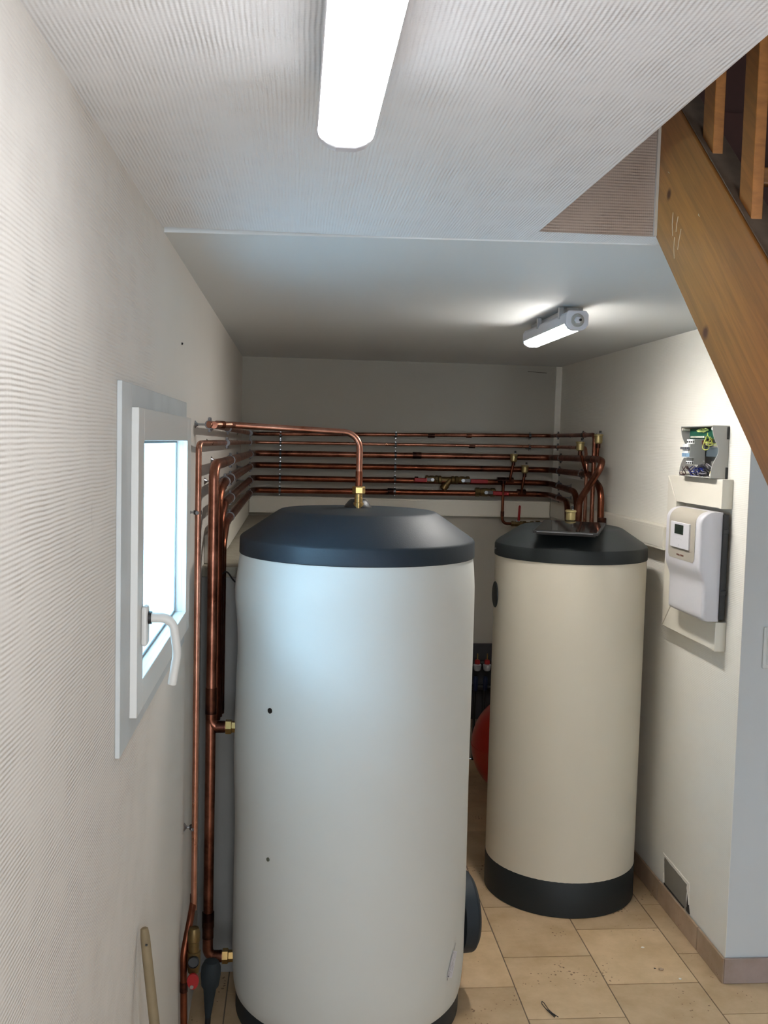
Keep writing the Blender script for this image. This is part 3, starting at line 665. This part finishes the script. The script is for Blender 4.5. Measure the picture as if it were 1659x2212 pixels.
# valves ---------------------------------------------------------------
def ball_valve(label, x0, x1, y, z, hx, up=False, rr=.022, steel=m_brassd):
    t = thing('ball_valve', label, 'valve'); c = (x0+x1)/2; L_ = x1-x0
    MB().lathe([(rr*.95, 0), (rr*1.1, .004), (rr*1.1, L_*.22), (rr*.9, L_*.24), (rr*1.05, L_*.4), (rr*1.05, L_*.6), (rr*.9, L_*.76), (rr*1.1, L_*.78), (rr*1.1, L_-.004), (rr*.95, L_)], (x0, y, z), (1, 0, 0), 8).build('body', steel, t, smooth=False, bevel=.001)
    if not up:
        MB().cyl((c, y-rr*.8, z), (c, y-rr-.014, z), .009, 12).build('spindle', m_steel, t)
        MB().lathe([(.011, 0), (.011, .006), (0, .006)], (c, y-rr-.014, z), (0, -1, 0), 6).build('nut', m_steel, t, smooth=False)
        a, bq = sorted((c+math.copysign(.004, hx), c+hx*.32)); MB().box(a-.006*(hx > 0), bq, y-rr-.013, y-rr-.009, z-.010, z+.010).build('handle_plate', m_steeld, t, bevel=.001)
        x2 = c+hx; a, bq = sorted((c+hx*.3, x2))
        h = MB().box(a, bq, y-rr-.018, y-rr-.008, z-.0115-.003, z+.0115-.003).build('lever', m_red, t, bevel=.003)
    else:
        MB().cyl((c, y, z+rr*.8), (c, y, z+rr+.01), .007, 12).build('spindle', m_steel, t)
        MB().poly([(c+.002, y-.012, z+rr+.004), (c+.016, y-.012, z+rr+.004), (c+.019, y-.012, z+rr+.088), (c+.013, y-.012, z+rr+.096), (c+.006, y-.012, z+rr+.088)], (0, .006, 0)).build('lever', m_red, t, bevel=.002)
    return t
z5 = zb_(4, .87); z6 = zb_(5, 1.08)
ball_valve('ball valve with red lever pointing left, left of the strainer', .752, .828, YW, z5+.001, -.105)
ball_valve('ball valve with red lever pointing right, right of the strainer', .925, 1.012, YW, z5, .145)
ball_valve('ball valve with red lever on the lowest pipe row', 1.045, 1.165, YW, z6, .135, rr=.024)
ball_valve('small ball valve with upright red lever behind the cream tank', 1.258, 1.325, YW-.035, 1.428, 0, True, .015)
t = thing('strainer', 'brass angled strainer between the two red lever valves', 'strainer')
MB().lathe([(.022, 0), (.024, .003), (.024, .016), (.018, .02), (.018, .075), (.024, .079), (.024, .092), (.022, .096)], (.828, YW, z5), (1, 0, 0), 16).build('body', m_brassd, t)
MB().lathe([(.016, -.01), (.0185, .0), (.0185, .03), (.022, .032), (.022, .062), (.018, .065), (0, .065)], (.893, YW-.004, z5-.004), (-.62, -.12, -.78), 20).build('filter_cap', m_brassd, t)
t = thing('pipe_fitting', 'row of brass unions between the small red lever valve and the tank', 'pipe fitting')
MB().lathe([(.010, 0), (.017, .002), (.017, .02), (.011, .022), (.011, .045), (.015, .047), (.015, .065), (.010, .067), (.010, .080)], (1.325, YW-.035, 1.430), (1, .0, .03), 6).build('union_body', m_brassd, t, smooth=False)
MB().lathe([(.016, 0), (.016, .022), (.0105, .024), (.0105, .07)], (1.405, YW-.035, 1.4325), (1, 0, 0), 10).build('union_nut', m_brassd, t)
MB().cyl((1.47, YW-.035, 1.4325), (XR-.051, YW-.035, 1.4325), .009, 12).build('tube', m_cud, t)

# ------------------------------------------------------------------ cream trunking
def trunk(name, label, boxes, cat='cable trunking', lid=None):
    t = thing(name, label, cat)
    for b_ in boxes: MB().box(*b_).build('channel', m_pvc, t, bevel=.0025)
    return t
t = trunk('cable_trunking', 'cream cable trunking along the back wall under the pipes', [(XL+.052, XR-.052, YB-.05, YB-.0005, 1.462, 1.558)])
MB().box(XL+.055, XR-.055, YB-.0515, YB-.048, 1.472, 1.548).build('cover', m_pvc, t, bevel=.001)
t = trunk('cable_trunking', 'cream cable trunking on the left wall, on the concrete ledge', [(XL+.0005, XL+.05, 3.50, YB-.001, 1.443, 1.541)])
MB().box(XL+.048, XL+.0515, 3.50, YB-.055, 1.453, 1.531).build('cover', m_pvc, t, bevel=.001)
t = trunk('cable_trunking', 'cream cable trunking along the right wall behind the cream tank', [(XR-.050, XR-.0005, 3.93, YB-.05, 1.470, 1.566)])
MB().box(XR-.0515, XR-.048, 3.93, YB-.055, 1.480, 1.556).build('cover', m_pvc, t, bevel=.001)
t = thing('cable_trunking', 'cream trunking bent around the white control unit on the right wall', 'cable trunking')
xf = XR-.040
MB().poly([(xf, 3.417, 1.676), (xf, 3.83, 1.676), (xf, 3.925, 1.779), (xf, 3.417, 1.779)], (.0395, 0, 0)).build('upper_channel', m_pvc, t, bevel=.002)
MB().poly([(xf, 3.928, 1.776), (xf, 3.833, 1.673), (xf, 3.833, 1.27), (xf, 3.928, 1.165)], (.0395, 0, 0)).build('upright_channel', m_pvc, t, bevel=.002)
MB().poly([(xf, 3.417, 1.163), (xf, 3.925, 1.163), (xf, 3.83, 1.266), (xf, 3.417, 1.266)], (.0395, 0, 0)).build('lower_channel', m_pvc, t, bevel=.002)
for za, zc_ in ((1.6745, 1.7805), (1.1615, 1.2675)):
    MB().box(xf-.0015, XR-.0005, 3.408, 3.430, za, zc_).build('end_cap', m_pvc, t, bevel=.002)

# ------------------------------------------------------------------ control unit
cu = thing('control_unit', 'white wall control unit with grey panel and small dark display', 'heating controller')
MB().box(XR-.033, XR-.012, 3.402, 3.735, 1.277, 1.655).build('back_plate', m_black, cu, bevel=.002)
for z in (1.595, 1.375): MB().box(XR-.034, XR-.013, 3.396, 3.404, z-.008, z+.008).build('clip', m_black, cu, bevel=.001)
# profile in X-Z extruded along Y
def pfx(z):   # front plane depth
    if z > 1.47: return 1.437
    if z < 1.39: return 1.459
    f = (1.47-z)/.08; f = f*f*(3-2*f); return 1.437+.022*f
Y0u, Y1u = 3.41, 3.752
z_lo, z_hi = 1.270, 1.662
b = MB(); rings = []
ny = 14
prof = []
for k in range(9): a = PI/2*k/8; prof.append((1.437+.034*(1-math.sin(PI/2-a)) if False else 1.437+.045*(1-math.sin(a)), z_hi-.045*(1-math.cos(a))*1.0))
prof = [(1.520, z_hi)]+[(1.437+.045*(1-math.sin(PI/2*k/8)), z_hi-.045*(1-math.cos(PI/2*k/8))) for k in range(9)]
for k in range(1, 24):
    z = (z_hi-.045)-(z_hi-.045-z_lo-.012)*k/23; prof.append((pfx(z), z))
prof += [(1.463, z_lo+.004), (1.470, z_lo), (1.520, z_lo)]
rows = []
for j in range(ny+1):
    f = j/ny; y = Y0u+(Y1u-Y0u)*f
    dd = min(y-Y0u, Y1u-y); rnd = .020
    inset = 0 if dd >= rnd else rnd-math.sqrt(max(0, rnd*rnd-(rnd-dd)**2))
    rows.append([b.bm.verts.new((min(1.52, px+inset*(1 if px < 1.50 else 0)), y, pz)) for px, pz in prof])
# denser rounding near the ends
b.bm.free(); b = MB(); rows = []
ysamp = [Y0u, Y0u+.001, Y0u+.003, Y0u+.007, Y0u+.013, Y0u+.020, Y0u+.1, (Y0u+Y1u)/2, Y1u-.03, Y1u-.018, Y1u-.010, Y1u-.004, Y1u-.001, Y1u]
for y in ysamp:
    dd = min(y-Y0u, Y1u-y); rnd = .016 if y < 3.6 else .030
    inset = 0 if dd >= rnd else rnd-math.sqrt(max(0, rnd*rnd-(rnd-dd)**2))
    rows.append([b.bm.verts.new((px+inset*.7*(1 if px < 1.50 else 0), y, pz)) for px, pz in prof])
for a, c in zip(rows, rows[1:]):
    for k in range(len(prof)-1): b.bm.faces.new((a[k], a[k+1], c[k+1], c[k]))
    b.bm.faces.new((a[-1], a[0], c[0], c[-1]))
b.bm.faces.new(rows[0]); b.bm.faces.new(rows[-1][::-1]); b.sm = True
b.build('housing', m_unit, cu, sharp=50)
# grey inset follows the curved top
gi = MB(); gy0, gy1 = 3.447, 3.697; rows = []
gp = [(px-.0012, pz) for px, pz in prof[1:] if pz > 1.478]
gp = [(gp[0][0], gp[0][1]+.0012)]+gp[1:]+[(1.4358, 1.474)]
n_ = len(gp)
def gw(z):   # rounded lower corners
    return .0 if z > 1.490 else .014*((1.490-z)/.016)**2
for px, pz in gp: rows.append([gi.bm.verts.new((px, gy0+gw(pz), pz)), gi.bm.verts.new((px, gy1-gw(pz), pz))])
for a, c in zip(rows, rows[1:]): gi.bm.faces.new((a[0], a[1], c[1], c[0]))
gi.build('grey_panel', m_unitg, cu, smooth=True)
dsp = MB().box(1.4295, 1.4365, 3.490, 3.667, 1.516, 1.6115).build('display_module', m_unit, cu, bevel=.0015)
MB().box(1.4285, 1.4300, 3.543, 3.625, 1.568, 1.603).build('screen', m_lcd, dsp)
m_ink = mat('button_print', (186, 190, 190), .5)
b = MB()
for yy_, zz in ((3.60, 1.549), (3.58, 1.5525), (3.56, 1.549)): b.box(1.4290, 1.4296, yy_-.006, yy_+.006, zz-.0006, zz+.0006)
b.box(1.4290, 1.4296, 3.578, 3.582, 1.524, 1.530)
b.build('button_marks', m_ink, dsp)
def text(s_, name, m, parent, origin, size, ydir=-1):
    cv = bpy.data.curves.new(name, 'FONT'); cv.body = s_; cv.size = size; cv.extrude = .0003; cv.align_x = 'CENTER'; cv.align_y = 'CENTER'; cv.offset = size*.012
    to = bpy.data.objects.new(name, cv); COL.objects.link(to)
    me = bpy.data.meshes.new_from_object(to.evaluated_get(bpy.context.evaluated_depsgraph_get()))
    bpy.data.objects.remove(to)
    o = bpy.data.objects.new(name, me); COL.objects.link(o); me.materials.clear(); me.materials.append(m)
    # text x runs toward -Y (left to right for a viewer looking along +X), text y runs up, faces -X
    Mx = Matrix(((0, 0, -1, origin[0]), (-1, 0, 0, origin[1]), (0, 1, 0, origin[2]), (0, 0, 0, 1)))
    for v in me.vertices: v.co = Mx @ v.co
    o.parent = parent; return o
text('STIEBEL ELTRON', 'lettering', mat('brown_lettering', (104, 58, 44), .5), cu, (1.4352, 3.579, 1.4895), .0092)

# ------------------------------------------------------------------ open junction box with breakers
jb = thing('junction_box', 'open grey junction box full of wires above the control unit', 'electrical box')
by0, by1, bz0, bz1 = 3.46, 3.755, 1.781, 1.972; fx = 1.487
MB().box(XR-.006, XR-.0005, by0+.003, by1-.003, bz0+.004, bz1-.004).build('back_panel', m_boxg, jb, bevel=.001)
def wavex(z):
    f = (z-bz0)/(bz1-bz0); return fx+.026*math.exp(-((f-.52)/.22)**2)
for yy_, s in ((by0, 1), (by1, -1)):
    prof2 = [(XR-.001, bz0)]+[(wavex(bz0+(bz1-bz0)*k/20), bz0+(bz1-bz0)*k/20) for k in range(21)]+[(XR-.001, bz1)]
    MB().poly([(a, yy_, z) for a, z in prof2], (0, s*.004, 0)).build('side_wall', m_boxg, jb, bevel=.0008)
for za, zc_ in ((bz0, bz0+.004), (bz1-.004, bz1)):
    MB().box(fx, XR-.001, by0+.004, by1-.004, za, zc_).build('top_wall' if za > bz0 else 'bottom_wall', m_boxg, jb, bevel=.0008)
for yy_ in (by0+.010, by1-.010):
    for zz in (bz0+.012, bz1-.012): MB().cyl((XR-.006, yy_, zz), (fx+.002, yy_, zz), .0055, 10).build('screw_post', m_pvc, jb)
for zz in (1.80, 1.945): MB().box(XR-.010, XR-.0005, by0-.0012, by0+.001, zz-.022, zz+.022).build('hinge_slot', m_black, jb)
MB().box(XR-.030, XR-.012, by0+.008, by1-.008, 1.858, 1.893).build('din_rail', mat('rail_blue_grey', (96, 108, 116), .45, .4), jb, bevel=.001)
MB().box(XR-.036, XR-.030, by0+.012, by1-.02, 1.925, 1.962).build('circuit_board', mat('pcb_green', (16, 78, 60), .5, var=.3, vs=90), jb)
b = MB()
for k in range(12): b.box(XR-.0425, XR-.036, by0+.125+k*.011, by0+.132+k*.011, 1.928, 1.934)
b.build('pin_row', m_pvc, jb)
MB().box(XR-.050, XR-.036, by0+.12, by0+.17, 1.903, 1.918).build('relay', mat('relay_brown', (110, 64, 52), .6), jb, bevel=.001)
m_br = mat('breaker_grey', (150, 150, 146), .5); m_brw = mat('breaker_white', (214, 216, 216), .5)
m_blue = mat('breaker_blue_print', (120, 150, 176), .5)
for k in range(4):
    y = 3.585+k*.0185
    br = MB().poly([(XR-.035, y, 1.828), (XR-.035, y, 1.922), (XR-.078, y, 1.922), (XR-.078, y, 1.904), (XR-.094, y, 1.904), (XR-.094, y, 1.852), (XR-.078, y, 1.852), (XR-.078, y, 1.828)], (0, .0178, 0)).build('breaker', m_br if k == 0 else m_brw, jb, bevel=.0008)
    MB().box(XR-.104, XR-.094, y+.003, y+.0148, 1.884, 1.892).build('toggle', mat('toggle_dark', (84, 84, 88), .5) if k == 0 else bpy.data.materials['toggle_dark'], br)
    MB().box(XR-.0955, XR-.0938, y+.001, y+.0168, 1.856, 1.869).build('blue_field', m_blue, br)
    MB().box(XR-.0795, XR-.0778, y+.004, y+.0138, 1.909, 1.915).build('terminal_mark', m_black, br)
    MB().box(XR-.0795, XR-.0778, y+.005, y+.0128, 1.831, 1.836).build('terminal_mark', m_black, br)
def wires(name, rgb, n, c, sy, sz, seed, r=.0016, xx=XR-.04):
    rnd = random.Random(seed); b = MB()
    for i in range(n):
        cy_, cz_ = c[0]+rnd.uniform(-sy, sy)*.4, c[1]+rnd.uniform(-sz, sz)*.4
        ry, rz = sy*rnd.uniform(.5, 1), sz*rnd.uniform(.5, 1); a0 = rnd.uniform(0, 2*PI); ln = rnd.uniform(.6, 1.0)*2*PI; x_ = xx+rnd.uniform(-.016, .014)
        b.tube([(x_+.006*math.sin(2*(a0+ln*k/22)), cy_+ry*math.cos(a0+ln*k/22), cz_+rz*math.sin(a0+ln*k/22)) for k in range(23)], r, 6)
    b.build(name, mat(name+'_insulation', rgb, .45), jb)
wires('earth_wire', (186, 190, 92), 7, (3.525, 1.915), .036, .026, 1)
wires('earth_wire', (170, 186, 110), 4, (3.60, 1.958), .05, .010, 9, .0015, XR-.045)
wires('blue_wire', (28, 42, 128), 9, (3.625, 1.803), .045, .018, 2)
wires('grey_wire', (132, 130, 134), 6, (3.57, 1.812), .06, .024, 3)
wires('brown_wire', (52, 26, 20), 4, (3.685, 1.797), .030, .020, 4, .0018, XR-.062)
wires('black_wire', (24, 22, 26), 6, (3.56, 1.800), .06, .018, 5)
wires('yellow_wire', (206, 192, 116), 3, (3.488, 1.812), .014, .024, 6)

# switch plate on the return wall
t = tag(MB().box(1.629, 1.71, YC-.010, YC-.0005, 1.131, 1.277).build('wall_switch', m_white, bevel=.003), 'pale wall switch plate cut off by the right photo edge', 'wall switch')
MB().box(1.641, 1.70, YC-.014, YC-.009, 1.145, 1.262).build('rocker', m_white, t, bevel=.002)

# ------------------------------------------------------------------ behind the tanks
t = thing('expansion_vessel', 'red round expansion vessel half hidden between the two tanks', 'expansion vessel')
VC = Vector((1.212, 5.12, 0)); zc0 = .285; RV = .248
MB().lathe([(RV*math.sin(PI*k/32), zc0-.262*math.cos(PI*k/32)) for k in range(0, 17)]+[(RV*1.012, zc0), (RV*1.012, zc0+.008)]+[(RV*math.sin(PI*k/32), zc0+.008-.262*math.cos(PI*k/32)) for k in range(16, 33)], VC, n=56).build('shell', m_redp, t)
for k in range(3):
    a = 2*PI*k/3+.5; MB().box(-.012, .012, -.003, .003, 0, .10, Matrix.Translation((VC.x+.12*math.cos(a), VC.y+.12*math.sin(a), 0)) @ Matrix.Rotation(a, 4, 'Z')).build('foot', m_redp, t)
t = thing('heating_manifold', 'dark underfloor heating manifold low on the back wall between the tanks', 'manifold')
MB().box(.94, 1.45, YB-.03, YB-.0005, .25, .702).build('back_board', mat('board_dark', (58, 58, 62), .7), t, bevel=.002)
MB().cyl((.92, YB-.075, .600), (1.44, YB-.075, .600), .018, 16).build('supply_bar', m_black, t)
MB().cyl((.92, YB-.075, .455), (1.44, YB-.075, .455), .018, 16).build('return_bar', m_black, t)
for k in range(8):
    x = .97+k*.058
    v = MB().lathe([(.014, 0), (.020, .006), (.024, .030), (.024, .036), (.018, .040)], (x, YB-.105, .560), n=16).build('valve_collar', mat('collar_white', (170, 172, 176), .5) if k == 0 else bpy.data.materials['collar_white'], t)
    MB().lathe([(.016, .040), (.016, .058), (.011, .066), (0, .066)], (x, YB-.105, .560), n=16).build('valve_cap', m_red, v)
    MB().cyl((x, YB-.105, .625), (x, YB-.105, .662), .004, 8).build('valve_pin', m_brass, v)
    f_ = MB().lathe([(.010, 0), (.013, .01), (.013, .075), (.009, .085), (0, .085)], (x-.006, YB-.10, .44), n=14).build('flow_meter', mat('deep_blue_plastic', (16, 30, 62), .35) if k == 0 else bpy.data.materials['deep_blue_plastic'], t)
    MB().tube(rounded([(x-.006, YB-.08, .45), (x-.006, YB-.085, .02)], .02), .008, 10).build('pipe_loop', m_black, t)
MB().lathe([(.030, 0), (.030, .09), (.022, .11), (0, .11)], (1.015, YB-.14, .655), n=20).build('pump_head', m_dark, t)

# ------------------------------------------------------------------ lower left: mixing valve group
t = thing('mixing_valve', 'brass mixing valve with red and black caps at the foot of the upright pipes', 'mixing valve')
vx, vy = -.269, 2.86
MB().lathe([(.010, .06), (.014, .058), (.0185, .045), (.0185, .020), (.0165, .018), (.0165, -.010), (.020, -.012), (.020, -.05), (.016, -.075), (.0, -.076)], (vx, vy, .390), n=20).build('body', m_brassd, t)
MB().lathe([(.0165, 0), (.0165, .012), (.015, .014), (.0145, .008), (0, .008)], (vx+.001, vy-.018, .356), (.06, -1, .15), 28).build('black_cap', m_black, t)
MB().poly([(vx+.017*math.cos(a)+.001, vy-.022, .304+(.020 if math.sin(a) > 0 else .027)*math.sin(a)) for a in [2*PI*k/24 for k in range(24)]], (0, -.009, 0)).build('red_cap', m_red, t, bevel=.001)
MB().lathe([(.0055, 0), (.0055, .002), (0, .002)], (vx-.002, vy-.031, .286), (0, -1, 0), 14).build('cap_screw', m_steel, t)
t = pipe('burnt copper bypass bowing out left of the mixing valve', [(-.279, 2.935, .49), (-.284, 2.90, .455), (-.2985, 2.86, .37), (-.296, 2.86, .18), (-.292, 2.86, .0)], .0105, [0, .05, .1, .2, 0], m_cud, [((-.297, 2.86, .27), (0, 0, 1), .03, 1.12)])
t = thing('insulated_valve', 'dark insulated valve tapering down beneath the low tank union', 'insulated valve')
MB().lathe([(.0, -.152), (.008, -.150), (.011, -.13), (.020, -.055), (.027, -.045), (.031, -.01), (.030, .015), (.022, .032), (.008, .038), (0, .038)], (-.231, 3.02, .228), (.05, 0, 1), n=20).build('body', mat('foam_black', (30, 38, 42), .8, var=.2, vs=30, bump=.001), t)
MB().cyl((-.242, 3.02, .0), (-.238, 3.02, .08), .009, 10).build('drain_tube', m_black, t)
# small loop cable by the plinth
tag(MB().tube(rounded([(-.252, 3.34, 1.395), (-.238, 3.35, 1.43), (-.222, 3.37, 1.435), (-.200, 3.38, 1.40), (-.185, 3.42, 1.385)], .03), .0028, 8).build('sensor_cable', m_black), 'thin black cable arching from the pipes to the left tank', 'cable')
# junction between cable and wall conduit
# wooden handle
t = tag(MB().tube([(-.2975, 2.06, .852), (-.297, 2.0595, .8495), (-.2945, 2.056, .832), (-.290, 2.05, .80), (-.166, 1.87, .012)], [.004, .0080, .0100, .0104, .0118], 18).build('tool_handle', mat('weathered_wood', (128, 112, 84), .75, var=.25, vs=30)), 'weathered wooden tool handle leaning against the left wall', 'tool handle')
MB().cyl((-.2925, 2.043, .822), (-.288, 2.0435, .821), .0021, 10).build('hole', m_black, t)
# screw in the wall, floor debris
tag(MB().lathe([(.0035, 0), (.0025, .004), (0, .005)], (XL, 2.746, 2.133), (1, 0, -.3), 8).build('nail', m_black), 'tiny dark nail in the left wall above the window', 'nail')
t = MB()
t.tube(rounded([(.888, 3.095, .003), (.872, 3.135, .004), (.862, 3.165, .008), (.866, 3.185, .007), (.872, 3.175, .006), (.878, 3.14, .004), (.886, 3.12, .003), (.900, 3.095, .003)], .01), .0013, 6)
t.tube([(.872, 3.14, .0035), (.884, 3.118, .003), (.892, 3.102, .003)], .0022, 6)
tag(t.build('cable_tie', m_black), 'small black twisted tie lying on the beige tiles', 'cable tie')
for k, (x, y, r, m, lab) in enumerate([(1.342, 3.533, .006, m_wallr, 'white plaster crumb on the tile nearest the cream tank'), (1.355, 3.375, .008, m_btile, 'beige plaster crumb beside a dark chip on the tiles'), (1.335, 3.385, .004, m_black, 'tiny dark chip lying on the beige tiles'), (1.40, 3.31, .006, m_wallr, 'white plaster crumb nearest the wall corner')]):
    b = MB(); bmesh.ops.create_icosphere(b.bm, subdivisions=1, radius=r)
    for v in b.bm.verts: v.co = Vector((v.co.x*random.uniform(.8, 1.4), v.co.y*random.uniform(.8, 1.3), v.co.z*.45))+Vector((x, y, r*.42))
    tag(b.build('crumb', m), lab, 'debris')
